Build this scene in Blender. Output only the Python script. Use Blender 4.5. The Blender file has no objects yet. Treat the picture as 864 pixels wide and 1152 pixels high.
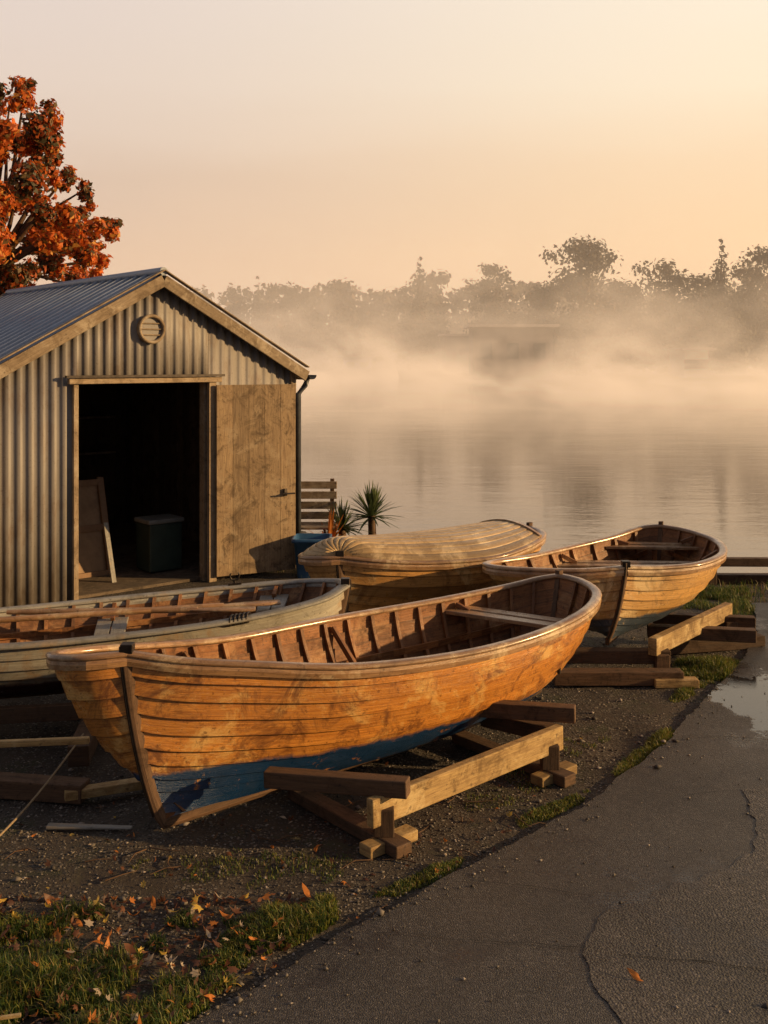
import bpy, math, random
from mathutils import Vector, Matrix, noise as mn
random.seed(11)
R=random.random
def U(a,b): return a+(b-a)*random.random()
V=Vector
scene=bpy.context.scene
H=2.4; F=1150.0; VH=405.0
def W(u,v,y=None,z=None):
    """world point from photo measurement (used only to place things at real depth)"""
    if y is None: y=(H-z)*F/(v-VH)
    return V(((u-432)/F*y,y,H-(v-VH)/F*y))

# ------------------------------------------------------------ node helpers
def sset(nt,sock,val):
    if isinstance(val,bpy.types.NodeSocket): nt.links.new(val,sock)
    elif val is not None: sock.default_value=val
def c4(c): return (c[0],c[1],c[2],1.0)
def nmap(nt,vec,scale=(1,1,1),loc=(0,0,0)):
    n=nt.nodes.new('ShaderNodeMapping'); nt.links.new(vec,n.inputs[0])
    n.inputs['Scale'].default_value=scale; n.inputs['Location'].default_value=loc
    return n.outputs[0]
def nnoise(nt,vec,scale=1,detail=4,rough=.55,dist=0):
    n=nt.nodes.new('ShaderNodeTexNoise'); nt.links.new(vec,n.inputs['Vector'])
    n.inputs['Scale'].default_value=scale; n.inputs['Detail'].default_value=detail
    n.inputs['Roughness'].default_value=rough; n.inputs['Distortion'].default_value=dist
    return n.outputs[0]
def nvor(nt,vec,scale=1,feature='F1'):
    n=nt.nodes.new('ShaderNodeTexVoronoi'); n.feature=feature
    nt.links.new(vec,n.inputs['Vector']); n.inputs['Scale'].default_value=scale
    return n
def nmath(nt,op,a,b=None,clamp=False):
    n=nt.nodes.new('ShaderNodeMath'); n.operation=op; n.use_clamp=clamp
    sset(nt,n.inputs[0],a)
    if b is not None: sset(nt,n.inputs[1],b)
    return n.outputs[0]
def nmix(nt,fac,a,b,blend='MIX'):
    n=nt.nodes.new('ShaderNodeMix'); n.data_type='RGBA'; n.blend_type=blend
    sset(nt,n.inputs[0],fac)
    sset(nt,n.inputs[6],a if isinstance(a,bpy.types.NodeSocket) else c4(a))
    sset(nt,n.inputs[7],b if isinstance(b,bpy.types.NodeSocket) else c4(b))
    return n.outputs[2]
def nramp(nt,fac,stops,interp='LINEAR'):
    n=nt.nodes.new('ShaderNodeValToRGB'); sset(nt,n.inputs[0],fac)
    cr=n.color_ramp; cr.interpolation=interp
    while len(cr.elements)<len(stops): cr.elements.new(.5)
    for e,(p,c) in zip(cr.elements,stops):
        e.position=p; e.color=c4(c) if not isinstance(c,(int,float)) else (c,c,c,1)
    return n.outputs[0]
def nrange(nt,val,a,b,c=0,d=1,smooth=False):
    n=nt.nodes.new('ShaderNodeMapRange'); sset(nt,n.inputs[0],val)
    if smooth: n.interpolation_type='SMOOTHSTEP'
    for i,x in enumerate((a,b,c,d)): n.inputs[i+1].default_value=x
    return n.outputs[0]
def nbump(nt,h,strength,dist,normal=None):
    n=nt.nodes.new('ShaderNodeBump'); sset(nt,n.inputs['Strength'],strength)
    n.inputs['Distance'].default_value=dist; nt.links.new(h,n.inputs['Height'])
    if normal: nt.links.new(normal,n.inputs['Normal'])
    return n.outputs[0]
def new_mat(name):
    m=bpy.data.materials.new(name); m.use_nodes=True
    nt=m.node_tree; return m,nt,nt.nodes['Principled BSDF']
def pos(nt): return nt.nodes.new('ShaderNodeNewGeometry').outputs['Position']
def uvc(nt): return nt.nodes.new('ShaderNodeTexCoord').outputs['UV']
def simple(name,col,rough=.6,metal=0,var=.25,scale=6,bump=0):
    m,nt,b=new_mat(name); p=pos(nt)
    f=nnoise(nt,p,scale,5,.65)
    dk=tuple(x*(1-var) for x in col); lt=tuple(min(1,x*(1+var)) for x in col)
    nt.links.new(nramp(nt,f,[(.3,dk),(.7,lt)]),b.inputs['Base Color'])
    b.inputs['Roughness'].default_value=rough; b.inputs['Metallic'].default_value=metal
    if bump: nt.links.new(nbump(nt,nnoise(nt,p,scale*6,4),.6,bump),b.inputs['Normal'])
    return m

def wood(name,light,dark,worn=None,paint=None,paint_z=0,rough=.45,stain=.6,grainbump=.002,coat=0.0,streak=0.0):
    m,nt,b=new_mat(name); uv=uvc(nt); p=pos(nt)
    sep=nt.nodes.new('ShaderNodeSeparateXYZ'); nt.links.new(uv,sep.inputs[0])
    idx=nmath(nt,'FLOOR',sep.outputs[1])
    wn=nt.nodes.new('ShaderNodeTexWhiteNoise'); wn.noise_dimensions='1D'; nt.links.new(idx,wn.inputs['W'])
    rnd=wn.outputs['Value']
    comb=nt.nodes.new('ShaderNodeCombineXYZ')
    nt.links.new(nmath(nt,'ADD',sep.outputs[0],nmath(nt,'MULTIPLY',rnd,17.0)),comb.inputs[0])
    nt.links.new(sep.outputs[1],comb.inputs[1]); nt.links.new(rnd,comb.inputs[2])
    g=nnoise(nt,nmap(nt,comb.outputs[0],(2.2,9,5)),1.6,7,.7,.9)
    fine=nnoise(nt,nmap(nt,comb.outputs[0],(6,60,5)),1.5,4,.75)
    col=nramp(nt,g,[(.3,dark),(.60,light)])
    col=nmix(nt,nrange(nt,fine,.42,.66,0,.55),col,tuple(x*.4 for x in dark))
    tone=nrange(nt,rnd,0,1,.62,1.22)
    cc=nt.nodes.new('ShaderNodeCombineXYZ')
    for i in range(3): nt.links.new(tone,cc.inputs[i])
    col=nmix(nt,1.0,col,cc.outputs[0],'MULTIPLY')
    big=nnoise(nt,p,3.3,7,.75,.5)
    if worn: col=nmix(nt,nrange(nt,big,.52,.62,0,.7),col,worn)
    big2=nnoise(nt,nmap(nt,p,(1,1,1),(7,3,1)),4.2,8,.76,1.0)
    col=nmix(nt,nrange(nt,big2,.5,.62,0,stain),col,tuple(x*.4 for x in dark))
    if streak:
        fv=nmath(nt,'FRACT',sep.outputs[1])
        lap=nmath(nt,'MULTIPLY',nrange(nt,fv,.72,1.0,0,1,True),nrange(nt,nnoise(nt,nmap(nt,comb.outputs[0],(3,.6,5)),1.4,5,.7),.35,.6,.25,1))
        col=nmix(nt,nmath(nt,'MULTIPLY',lap,streak),col,tuple(x*.22 for x in dark))
    spots=nnoise(nt,p,30,4,.65)
    col=nmix(nt,nrange(nt,spots,.60,.68,0,.65),col,tuple(x*.3 for x in dark))
    r=nrange(nt,big2,.35,.65,rough-.1,rough+.25)
    if paint:
        sp=nt.nodes.new('ShaderNodeSeparateXYZ'); nt.links.new(p,sp.inputs[0])
        wob=nmath(nt,'ADD',sp.outputs[2],nmath(nt,'MULTIPLY',nmath(nt,'SUBTRACT',nnoise(nt,p,5,5,.7),.5),.09))
        f=nrange(nt,wob,paint_z-.012,paint_z+.012,1,0)
        chip=nrange(nt,nnoise(nt,p,11,6,.75),.6,.66,1,.15)
        f=nmath(nt,'MULTIPLY',f,chip)
        pc=nmix(nt,nnoise(nt,p,7,5,.7),tuple(x*.45 for x in paint),tuple(x*1.4 for x in paint))
        col=nmix(nt,f,col,pc)
    nt.links.new(col,b.inputs['Base Color']); nt.links.new(r,b.inputs['Roughness'])
    b.inputs['Coat Weight'].default_value=coat; b.inputs['Coat Roughness'].default_value=.16
    nt.links.new(nbump(nt,nmath(nt,'ADD',nmath(nt,'ADD',fine,nmath(nt,'MULTIPLY',g,1.5)),nmath(nt,'MULTIPLY',big2,1.5)),.8,grainbump),b.inputs['Normal'])
    return m

# ------------------------------------------------------------ mesh builder
class MB:
    def __init__(s): s.v=[];s.f=[];s.uv=[];s.mi=[];s.sm=[]
    def face(s,idx,uvs,mi=0,sm=False):
        s.f.append(idx); s.uv.append(uvs); s.mi.append(mi); s.sm.append(sm)
    def poly(s,pts,mi=0,uvs=None,sm=False):
        b=len(s.v); s.v+= [tuple(p) for p in pts]
        s.face(list(range(b,b+len(pts))),uvs or [(p[0],p[1]) for p in pts],mi,sm)
    def grid(s,rows,uvr,mi=0,sm=True,close=False):
        b=len(s.v); n=len(rows[0])
        for r in rows: s.v+=[tuple(p) for p in r]
        for i in range(len(rows)-1):
            for j in range(n if close else n-1):
                k=(j+1)%n
                a=[b+i*n+j,b+i*n+k,b+(i+1)*n+k,b+(i+1)*n+j]
                if close and k==0:
                    uu=[uvr[i][j],(uvr[i][j][0],uvr[i][j][1]+.1),(uvr[i+1][j][0],uvr[i+1][j][1]+.1),uvr[i+1][j]]
                else: uu=[uvr[i][j],uvr[i][k],uvr[i+1][k],uvr[i+1][j]]
                s.face(a,uu,mi,sm)
    def beam(s,p0,p1,w,h,mi=0,up=V((0,0,1)),taper=1.0):
        p0=V(p0);p1=V(p1);a=(p1-p0);L=a.length
        if L<1e-6:return
        a/=L
        if abs(a.dot(up))>.98: up=V((0,1,0))
        sd=a.cross(up).normalized(); uv_=sd.cross(a).normalized()
        b=len(s.v); rid=random.randint(0,400)
        for p,k in ((p0,1),(p1,taper)):
            for sx,sz in ((-1,-1),(1,-1),(1,1),(-1,1)):
                s.v.append(tuple(p+sd*(sx*w/2*k)+uv_*(sz*h/2*k)))
        o=U(0,5)
        for j in range(4):
            k=(j+1)%4; d=(w if j%2==0 else h)*4; d=min(d,.85)
            s.face([b+4+j,b+4+k,b+k,b+j],[(o+L,rid+.05),(o+L,rid+.05+d),(o,rid+.05+d),(o,rid+.05)],mi)
        s.face([b,b+1,b+2,b+3],[(o,rid+.1),(o+.1,rid+.1),(o+.1,rid+.5),(o,rid+.5)],mi)
        s.face([b+7,b+6,b+5,b+4],[(o,rid+.1),(o+.1,rid+.1),(o+.1,rid+.5),(o,rid+.5)],mi)
    def tube(s,path,rads,seg=8,mi=0,cap=True):
        rows=[];uvs=[];L=0;pp=None
        for i,p in enumerate(path):
            p=V(p); t=(V(path[min(i+1,len(path)-1)])-V(path[max(i-1,0)])).normalized()
            ref=V((0,0,1)) if abs(t.z)<.9 else V((0,1,0))
            a=t.cross(ref).normalized(); b=a.cross(t).normalized()
            r=rads[i] if isinstance(rads,(list,tuple)) else rads
            if pp: L+=(p-pp).length
            pp=p
            rows.append([p+a*(r*math.cos(q*2*math.pi/seg))+b*(r*math.sin(q*2*math.pi/seg)) for q in range(seg)])
            uvs.append([(L,.1+.8*q/seg) for q in range(seg)])
        s.grid(rows,uvs,mi,True,True)
        if cap:
            s.poly(rows[0][::-1],mi); s.poly(rows[-1],mi)
    def build(s,name,mats,parent=None,bevel=0,solid=0):
        me=bpy.data.meshes.new(name); me.from_pydata(s.v,[],s.f)
        uvl=me.uv_layers.new(name='UVMap')
        flat=[c for f in s.uv for u in f for c in u]
        uvl.data.foreach_set('uv',flat)
        me.polygons.foreach_set('material_index',s.mi)
        me.polygons.foreach_set('use_smooth',s.sm)
        if not isinstance(mats,(list,tuple)): mats=[mats]
        for m in mats: me.materials.append(m)
        me.update()
        ob=bpy.data.objects.new(name,me); scene.collection.objects.link(ob)
        if parent:
            ob.parent=parent
            if not parent.get('localspace'): ob.matrix_parent_inverse=Matrix.Translation(-parent.location)
        if solid:
            md=ob.modifiers.new('s','SOLIDIFY'); md.thickness=solid
        if bevel:
            md=ob.modifiers.new('b','BEVEL'); md.width=bevel; md.segments=2; md.limit_method='ANGLE'
        return ob
def empty(name,loc=(0,0,0),rotz=0,local=False):
    e=bpy.data.objects.new(name,None); scene.collection.objects.link(e)
    e.location=loc; e.rotation_euler=(0,0,rotz); e.empty_display_size=.2
    if local: e['localspace']=1
    return e
def spline(pts,n):
    pts=[V(p) for p in pts]; P=[2*pts[0]-pts[1]]+pts+[2*pts[-1]-pts[-2]]
    d=[]
    for i in range(1,len(P)-2):
        for k in range(24):
            t=k/24; a,b,c,e=P[i-1],P[i],P[i+1],P[i+2]
            d.append(.5*((2*b)+(c-a)*t+(2*a-5*b+4*c-e)*t*t+(3*b-a-3*c+e)*t**3))
    d.append(pts[-1])
    L=[0]
    for i in range(1,len(d)): L.append(L[-1]+(d[i]-d[i-1]).length)
    out=[];j=0
    for i in range(n+1):
        s=L[-1]*i/n
        while j<len(L)-2 and L[j+1]<s: j+=1
        f=(s-L[j])/max(1e-9,L[j+1]-L[j]); out.append(d[j].lerp(d[j+1],min(1,max(0,f))))
    return out

# ------------------------------------------------------------ materials
M_hull=wood('varnished_clinker_wood',(.88,.38,.07),(.40,.12,.018),worn=(.88,.56,.19),paint=(.008,.04,.12),paint_z=.30,rough=.28,stain=.85,coat=.7,streak=.8)
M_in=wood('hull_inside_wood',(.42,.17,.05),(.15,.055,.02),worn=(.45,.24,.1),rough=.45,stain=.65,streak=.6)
M_gun=wood('gunwale_wood',(.56,.32,.15),(.28,.14,.06),worn=(.66,.5,.3),rough=.30,stain=.55,coat=.6)
M_hull3=wood('honey_clinker_wood',(.78,.42,.13),(.4,.18,.045),worn=(.78,.56,.26),rough=.34,stain=.65,coat=.4,streak=.8)
M_deck=wood('deck_planking',(.70,.48,.23),(.44,.27,.11),worn=(.75,.57,.33),rough=.34,stain=.5,coat=.3,streak=.5)
M_hull4=wood('pale_clinker_wood',(.86,.52,.17),(.5,.24,.07),worn=(.88,.68,.36),paint=(.05,.07,.10),paint_z=.42,rough=.32,stain=.6,coat=.5,streak=.8)
M_white=wood('weathered_white_planks',(.48,.46,.39),(.28,.24,.19),worn=(.34,.22,.12),paint=(.05,.012,.01),paint_z=.36,rough=.55,stain=.6,streak=.6)
M_whitegun=wood('grey_painted_rail',(.44,.43,.40),(.26,.24,.21),worn=(.34,.24,.14),rough=.42,stain=.5)
M_timber=wood('trestle_timber',(.60,.40,.16),(.30,.17,.065),worn=(.62,.47,.24),rough=.65,stain=.7)
M_timberd=wood('old_dark_timber',(.17,.09,.045),(.07,.038,.02),rough=.72,stain=.6)
M_door=wood('door_boards',(.42,.29,.16),(.22,.14,.08),worn=(.40,.30,.19),rough=.65,stain=.75)
M_trim=wood('weathered_trim',(.38,.28,.18),(.22,.15,.09),worn=(.45,.37,.27),rough=.65,stain=.5)
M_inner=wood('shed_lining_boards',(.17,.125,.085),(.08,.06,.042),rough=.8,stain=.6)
M_iron=simple('dark_iron',(.05,.04,.035),.45,.7,.4,20)
M_rope=simple('rope',(.3,.22,.13),.9,0,.3,60)

def metal_mat(name,base,rust=.4,metal=.0,ro=(.5,.7)):
    m,nt,b=new_mat(name); p=pos(nt)
    f=nnoise(nt,nmap(nt,p,(6,6,.7)),1.2,6,.7)
    col=nramp(nt,f,[(.3,tuple(x*.68 for x in base)),(.7,base)])
    r=nnoise(nt,nmap(nt,p,(3,3,1.1),(4,0,0)),1.6,7,.75)
    col=nmix(nt,nrange(nt,r,.5,.7,0,rust),col,(.15,.08,.04))
    sp=nt.nodes.new('ShaderNodeSeparateXYZ'); nt.links.new(p,sp.inputs[0])
    splash=nmath(nt,'MULTIPLY',nrange(nt,sp.outputs[2],.05,.7,1,0,True),nrange(nt,r,.35,.6,.2,.8))
    col=nmix(nt,splash,col,(.09,.065,.045))
    spk=nnoise(nt,p,45,3,.6); col=nmix(nt,nrange(nt,spk,.6,.7,0,.4),col,(.1,.06,.04))
    nt.links.new(col,b.inputs['Base Color']); b.inputs['Metallic'].default_value=metal
    nt.links.new(nrange(nt,f,.3,.7,*ro),b.inputs['Roughness'])
    nt.links.new(nbump(nt,f,.3,.004),b.inputs['Normal'])
    return m
M_corr=metal_mat('galvanised_sheet',(.31,.285,.27),.6)
M_roof=metal_mat('roof_sheet',(.34,.40,.49),.12,.0,(.35,.55))

# ------------------------------------------------------------ boats
def make_boat(name,near,far,keel,hullm,gunm,NP=9,thwarts=(.3,.55,.78),deck=None,inm=None,floor=True,NS=44,fullness=.72,stemh=.05,ribs=True,capw=.06):
    inm=inm or M_in
    N=spline(near,NS); Fa=spline(far,NS); K=spline(keel,NS)
    ctr=sum(K,V())/len(K)
    par=empty(name,(ctr.x,ctr.y,0))
    axis=(N[-1]-N[0]); axis.z=0; axis.normalize(); lat=V((axis.y,-axis.x,0))
    def sec(i,side,t):
        i=max(0,min(NS,i)); i0=int(i); fr=i-i0; i1=min(NS,i0+1)
        G=(N if side>0 else Fa); g=G[i0].lerp(G[i1],fr); k=K[i0].lerp(K[i1],fr)
        s=i/NS; m=fullness*(.55+.45*math.sin(math.pi*min(1,max(0,s)))**.5)
        a=t*math.pi/2
        h=m*math.sin(a)+(1-m)*t; v=m*(1-math.cos(a))+(1-m)*t
        return V((k.x+(g.x-k.x)*h,k.y+(g.y-k.y)*h,k.z+(g.z-k.z)*v))
    def nrm(i,side,t):
        du=sec(min(NS,i+.5),side,t)-sec(max(0,i-.5),side,t)
        dv=sec(i,side,min(1,t+.03))-sec(i,side,max(0,t-.03))
        n=du.cross(dv)
        if n.length<1e-9: return lat*side
        n.normalize()
        return -n if side>0 else n
    flip={}
    for side in (1,-1):
        i=NS*.5; p=sec(i,side,.7); c=(sec(i,1,1)+sec(i,-1,1))/2
        flip[side]=1 if nrm(i,side,.7).dot(p-c)>0 else -1
    def P(i,side,t,off): return sec(i,side,t)+nrm(i,side,t)*flip[side]*off
    arc=[0]
    for i in range(NS): arc.append(arc[-1]+(N[i+1]-N[i]).length)
    hb=MB(); ib=MB()
    for side in (1,-1):
        for j in range(NP):
            t0=j/NP; t1=(j+1)/NP; tm=(t0+t1)/2; vid=j+(0 if side>0 else 40)
            rows=[[P(i,side,t,o) for i in range(NS+1)] for t,o in ((t0,.016),(tm,.009),(t1,.001))]
            uv=[[(arc[i],vid+f) for i in range(NS+1)] for f in (.04,.5,.96)]
            hb.grid(rows,uv,0,True)
            if j>0:
                rows=[[P(i,side,t0,o) for i in range(NS+1)] for o in (-.002,.016)]
                hb.grid(rows,[[(arc[i],vid+.02) for i in range(NS+1)]]*2,0,True)
            rows=[[P(i,side,t,o) for i in range(NS+1)] for t,o in ((t0,-.010),(tm,-.014),(t1,-.020))]
            ib.grid(rows,uv,0,True)
            rows=[[P(i,side,t1,o) for i in range(NS+1)] for o in (-.020,-.008)]
            ib.grid(rows,[[(arc[i],vid+.02) for i in range(NS+1)]]*2,0,True)
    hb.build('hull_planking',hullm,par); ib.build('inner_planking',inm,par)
    gb=MB()
    for side in (1,-1):
        G=N if side>0 else Fa
        rows=[];uvs=[];L=0
        rows2=[];
        for i in range(NS+1):
            tg=G[min(NS,i+1)]-G[max(0,i-1)]; tg.z=0; tg.normalize()
            o=V((tg.y,-tg.x,0))*(1 if side>0 else -1)
            if i: L+=(G[i]-G[i-1]).length
            p=G[i]; z=V((0,0,1)); w=capw
            prof=[(-w*.55,.0),(w*.5,.0),(w*.56,.006),(w*.56,.014),(w*.44,.024),(w*.2,.028),(-w*.2,.028),(-w*.44,.024),(-w*.56,.014),(-w*.56,.006)]
            rows.append([p+o*a+z*b for a,b in prof]); uvs.append([(L,side*3+60+q*.08) for q in range(10)])
            prof2=[(.004,-.05),(.026,-.046),(.030,-.02),(.026,-.001),(.004,-.001)]
            rows2.append([p+o*a+z*b for a,b in prof2])
        gb.grid(rows,uvs,0,True,True)
        gb.grid(rows2,[[(a,b+5) for a,b in r[:5]] for r in uvs],0,False,True)
    gb.build('gunwale',gunm,par)
    sb=MB()
    path=[sec(0,1,t) for t in [1-q/14 for q in range(15)]]
    path=[path[0]+V((0,0,stemh))]+path+[K[i] for i in range(2,NS-1)]+[sec(NS,1,q/10) for q in range(11)]
    path.append(path[-1]+V((0,0,stemh)))
    rows=[];uvs=[];L=0
    for i,p in enumerate(path):
        t=(path[min(i+1,len(path)-1)]-path[max(0,i-1)]).normalized()
        out=lat.cross(t).normalized()
        if out.dot(p-(ctr+V((0,0,.8))))<0: out=-out
        w=.020
        rows.append([p+lat*w-out*.02,p+lat*w+out*.015,p+lat*w*.6+out*.034,p-lat*w*.6+out*.034,p-lat*w+out*.015,p-lat*w-out*.02])
        if i: L+=(p-path[i-1]).length
        uvs.append([(L,90+q*.12) for q in range(6)])
    sb.grid(rows,uvs,0,False,True); sb.poly(rows[0],0); sb.poly(rows[-1],0)
    sb.build('stem_and_keel',[M_timberd],par,bevel=.004)
    st=MB()
    bp=[p+ (V((p.x,p.y,0))-V((ctr.x,ctr.y,0))).normalized()*.038 for p in path[:15]]
    st.tube(bp,.008,6,0)
    top=path[0]; st.beam(top-V((0,0,.035)),top+V((0,0,.012)),.062,.062,0)
    st.build('stem_band',M_iron,par,bevel=.006)
    bh=MB()
    for e in (0,NS):
        a,b_=(0,int(NS*.07)) if e==0 else (NS,NS-int(NS*.06))
        c=(N[a]);p1=N[b_]-V((0,0,.0));p2=Fa[b_]
        bh.poly([c+V((0,0,.012)),p1+V((0,0,.012)),(p1+p2)/2*0.5+c*.5+V((0,0,.012)),p2+V((0,0,.012))],0)
    bh.build('breasthook',gunm,par)
    if ribs and not deck:
        rb=MB(); nr=int(arc[-1]/.17)
        for r in range(1,nr):
            i=NS*r/nr; di=.011*NS/arc[-1]
            for side in (1,-1):
                ts=[.04+.95*q/10 for q in range(11)]
                A=[P(i-di,side,t,-.016) for t in ts];B=[P(i-di,side,t,-.040) for t in ts]
                C=[P(i+di,side,t,-.040) for t in ts];D=[P(i+di,side,t,-.016) for t in ts]
                rows=[A,B,C,D]; rb.grid(rows,[[(q*.08,r+100+k*.2) for q in range(11)] for k in range(4)],0,False)
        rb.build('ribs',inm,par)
    if thwarts and not deck:
        tb=MB(); kb=MB()
        for s,th in thwarts:
            i=NS*s; di=.10*NS/arc[-1]
            for q in (-1,1):
                a0=i+di*(q*.52-.48); a1=i+di*(q*.52+.48)
                c=[P(a0,1,th,-.02),P(a1,1,th,-.02),P(a1,-1,th,-.02),P(a0,-1,th,-.02)]
                zz=sum(p.z for p in c)/4
                for p in c:p.z=zz
                b=len(tb.v); rid=random.randint(0,300)
                tb.v+=[tuple(p) for p in c]+[tuple(p-V((0,0,.026))) for p in c]
                Lw=(c[0]-c[3]).length
                tb.face([b,b+1,b+2,b+3],[(0,rid+.05),(0,rid+.9),(Lw,rid+.9),(Lw,rid+.05)],0)
                tb.face([b+7,b+6,b+5,b+4],[(0,rid+.05),(0,rid+.9),(Lw,rid+.9),(Lw,rid+.05)],0)
                for k in range(4):
                    k2=(k+1)%4
                    tb.face([b+k,b+4+k,b+4+k2,b+k2],[(0,rid+.1),(0,rid+.3),(Lw,rid+.3),(Lw,rid+.1)],0)
            for side in (1,-1):
                g=P(i,side,.97,-.03); h=P(i,side,th,-.02); inn=(P(i,-side,th,-.02)-h).normalized()
                kb.beam(g-V((0,0,.01)),h+inn*.10+V((0,0,.01)),.03,.035,0)
            a=P(i,1,th,-.02);b_=P(i,-1,th,-.02); c=(a+b_)/2; kk=P(i,1,0.02,-.02)
            kb.beam(V((c.x,c.y,min(a.z,b_.z)-.03)),V((c.x,c.y,kk.z+.03)),.035,.035,0)
        tb.build('thwarts',gunm,par,bevel=.004); kb.build('knees',inm,par,bevel=.004)
        rs=MB()
        for side in (1,-1):
            for tt in (.7,.4):
                pts=[P(i,side,tt,-.045) for i in range(2,NS-1)]
                for a,b in zip(pts,pts[1:]): rs.beam(a,b,.016,.04,0)
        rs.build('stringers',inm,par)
    if floor and not deck:
        fb=MB(); nb=6
        for k in range(nb):
            f0=(k+.06)/nb; f1=(k+.94)/nb
            L0=[];R0=[]
            for i in range(int(NS*.12),int(NS*.88)):
                a=P(i,1,.26,-.04); b=P(i,-1,.26,-.04)
                zz=(a.z+b.z)/2; a.z=zz;b.z=zz
                L0.append(a.lerp(b,f0)); R0.append(a.lerp(b,f1))
            fb.grid([L0,R0],[[(q*.08,k+200.05) for q in range(len(L0))],[(q*.08,k+200.9) for q in range(len(L0))]],0,False)
        fb.build('floorboards',inm,par,solid=.015)
    if deck:
        s1,camber=deck; db=MB(); nb=12; n1=int(NS*s1)
        def D(i,f):
            a=N[i];b=Fa[i]; p=a.lerp(b,f); wd=(a-b).length
            p=p+V((0,0,.03+camber*min(1,wd/.7)*(1-(2*f-1)**2)*(1-.55*(i/NS))))
            return p
        for k in range(nb):
            f0=k/nb; f1=(k+1)/nb
            rows=[[D(i,f)+V((0,0,o)) for i in range(0,n1+1)] for f,o in ((f0,-.02),(f0+.001,.0),(f0+.008,.004),(f1-.010,.002),(f1-.006,.0),(f1-.005,-.02))]
            db.grid(rows,[[(arc[i],k+300+q) for i in range(n1+1)] for q in (.05,.08,.2,.9,.93,.96)],0,True)
        db.build('planked_deck',M_deck,par)
        cb=MB()
        for a,b in zip(range(0,20),range(1,21)):
            cb.beam(D(n1,a/20)-V((0,0,.01)),D(n1,b/20)-V((0,0,.01)),.03,.05,0)
        cb.build('deck_coaming',gunm,par)
    return par,P,N,Fa,K,NS

near1=[(-1.285,5.12,.92),(-1.02,5.15,.875),(-.72,5.23,.835),(-.15,5.42,.765),(.44,5.74,.74),(.90,6.08,.755),(1.25,6.43,.80),(1.42,6.82,.83),(1.37,7.12,.85),(1.24,7.25,.86)]
far1=[(-1.285,5.12,.92),(-1.48,5.08,.91),(-1.66,5.14,.895),(-1.68,5.28,.875),(-1.5,5.5,.84),(-1.15,5.77,.79),(-.85,6.02,.76),(-.3,6.56,.735),(.3,6.98,.735),(.85,7.28,.77),(1.1,7.33,.82),(1.24,7.25,.86)]
keel1=[(-1.12,5.2,.05),(-.6,5.62,.06),(0,6.08,.07),(.6,6.55,.10),(1.05,6.95,.17)]
b1,P1,N1,F1,K1,NS1=make_boat('wooden_rowing_boat',near1,far1,keel1,M_hull,M_gun,NP=11,thwarts=((.3,.62),(.56,.7),(.8,.9)))
near2=[(-.28,7.4,.76),(-.45,7.15,.71),(-.9,6.84,.665),(-1.5,6.56,.64),(-2.3,6.26,.635),(-3.0,6.15,.66),(-3.5,6.3,.72)]
far2=[(-.28,7.4,.76),(-.36,7.68,.73),(-.75,7.86,.68),(-1.5,7.72,.64),(-2.5,7.3,.625),(-3.2,6.85,.65),(-3.5,6.3,.72)]
keel2=[(-.45,7.35,.26),(-1.5,7.08,.2),(-2.5,6.75,.2),(-3.35,6.4,.26)]
b2,P2,N2,F2,K2,NS2=make_boat('wooden_rowing_boat',near2,far2,keel2,M_white,M_whitegun,NP=8,thwarts=((.2,.88),(.5,.8),(.78,.8)),capw=.075)
near3=[(-.35,8.15,.82),(0,8.17,.78),(.4,8.3,.745),(.9,8.5,.745),(1.25,8.85,.78),(1.43,9.2,.82),(1.35,9.5,.84)]
far3=[(-.35,8.15,.82),(-.5,8.15,.81),(-.66,8.27,.795),(-.6,8.5,.79),(-.2,8.9,.78),(.4,9.4,.78),(.95,9.7,.80),(1.35,9.5,.84)]
keel3=[(-.28,8.25,.28),(.3,8.7,.25),(.8,9.0,.26),(1.2,9.3,.32)]
b3,P3,N3,F3,K3,NS3=make_boat('decked_wooden_boat',near3,far3,keel3,M_hull3,M_gun,NP=7,thwarts=None,deck=(.84,.17))
near4=[(1.84,7.78,.81),(2.15,7.9,.785),(2.5,8.08,.78),(2.78,8.4,.80),(2.86,8.8,.83),(2.72,9.15,.86),(2.52,9.3,.88)]
far4=[(1.84,7.78,.81),(1.5,7.76,.79),(1.1,7.82,.785),(.84,7.93,.785),(.84,8.12,.78),(1.2,8.42,.77),(1.6,8.78,.78),(2.05,9.13,.81),(2.35,9.33,.86),(2.52,9.3,.88)]
keel4=[(1.72,7.86,.24),(1.9,8.25,.22),(2.12,8.65,.24),(2.38,9.02,.32)]
b4,P4,N4,F4,K4,NS4=make_boat('wooden_rowing_boat',near4,far4,keel4,M_hull4,M_gun,NP=9,thwarts=((.4,.8),(.62,.85),(.84,.9)))

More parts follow.
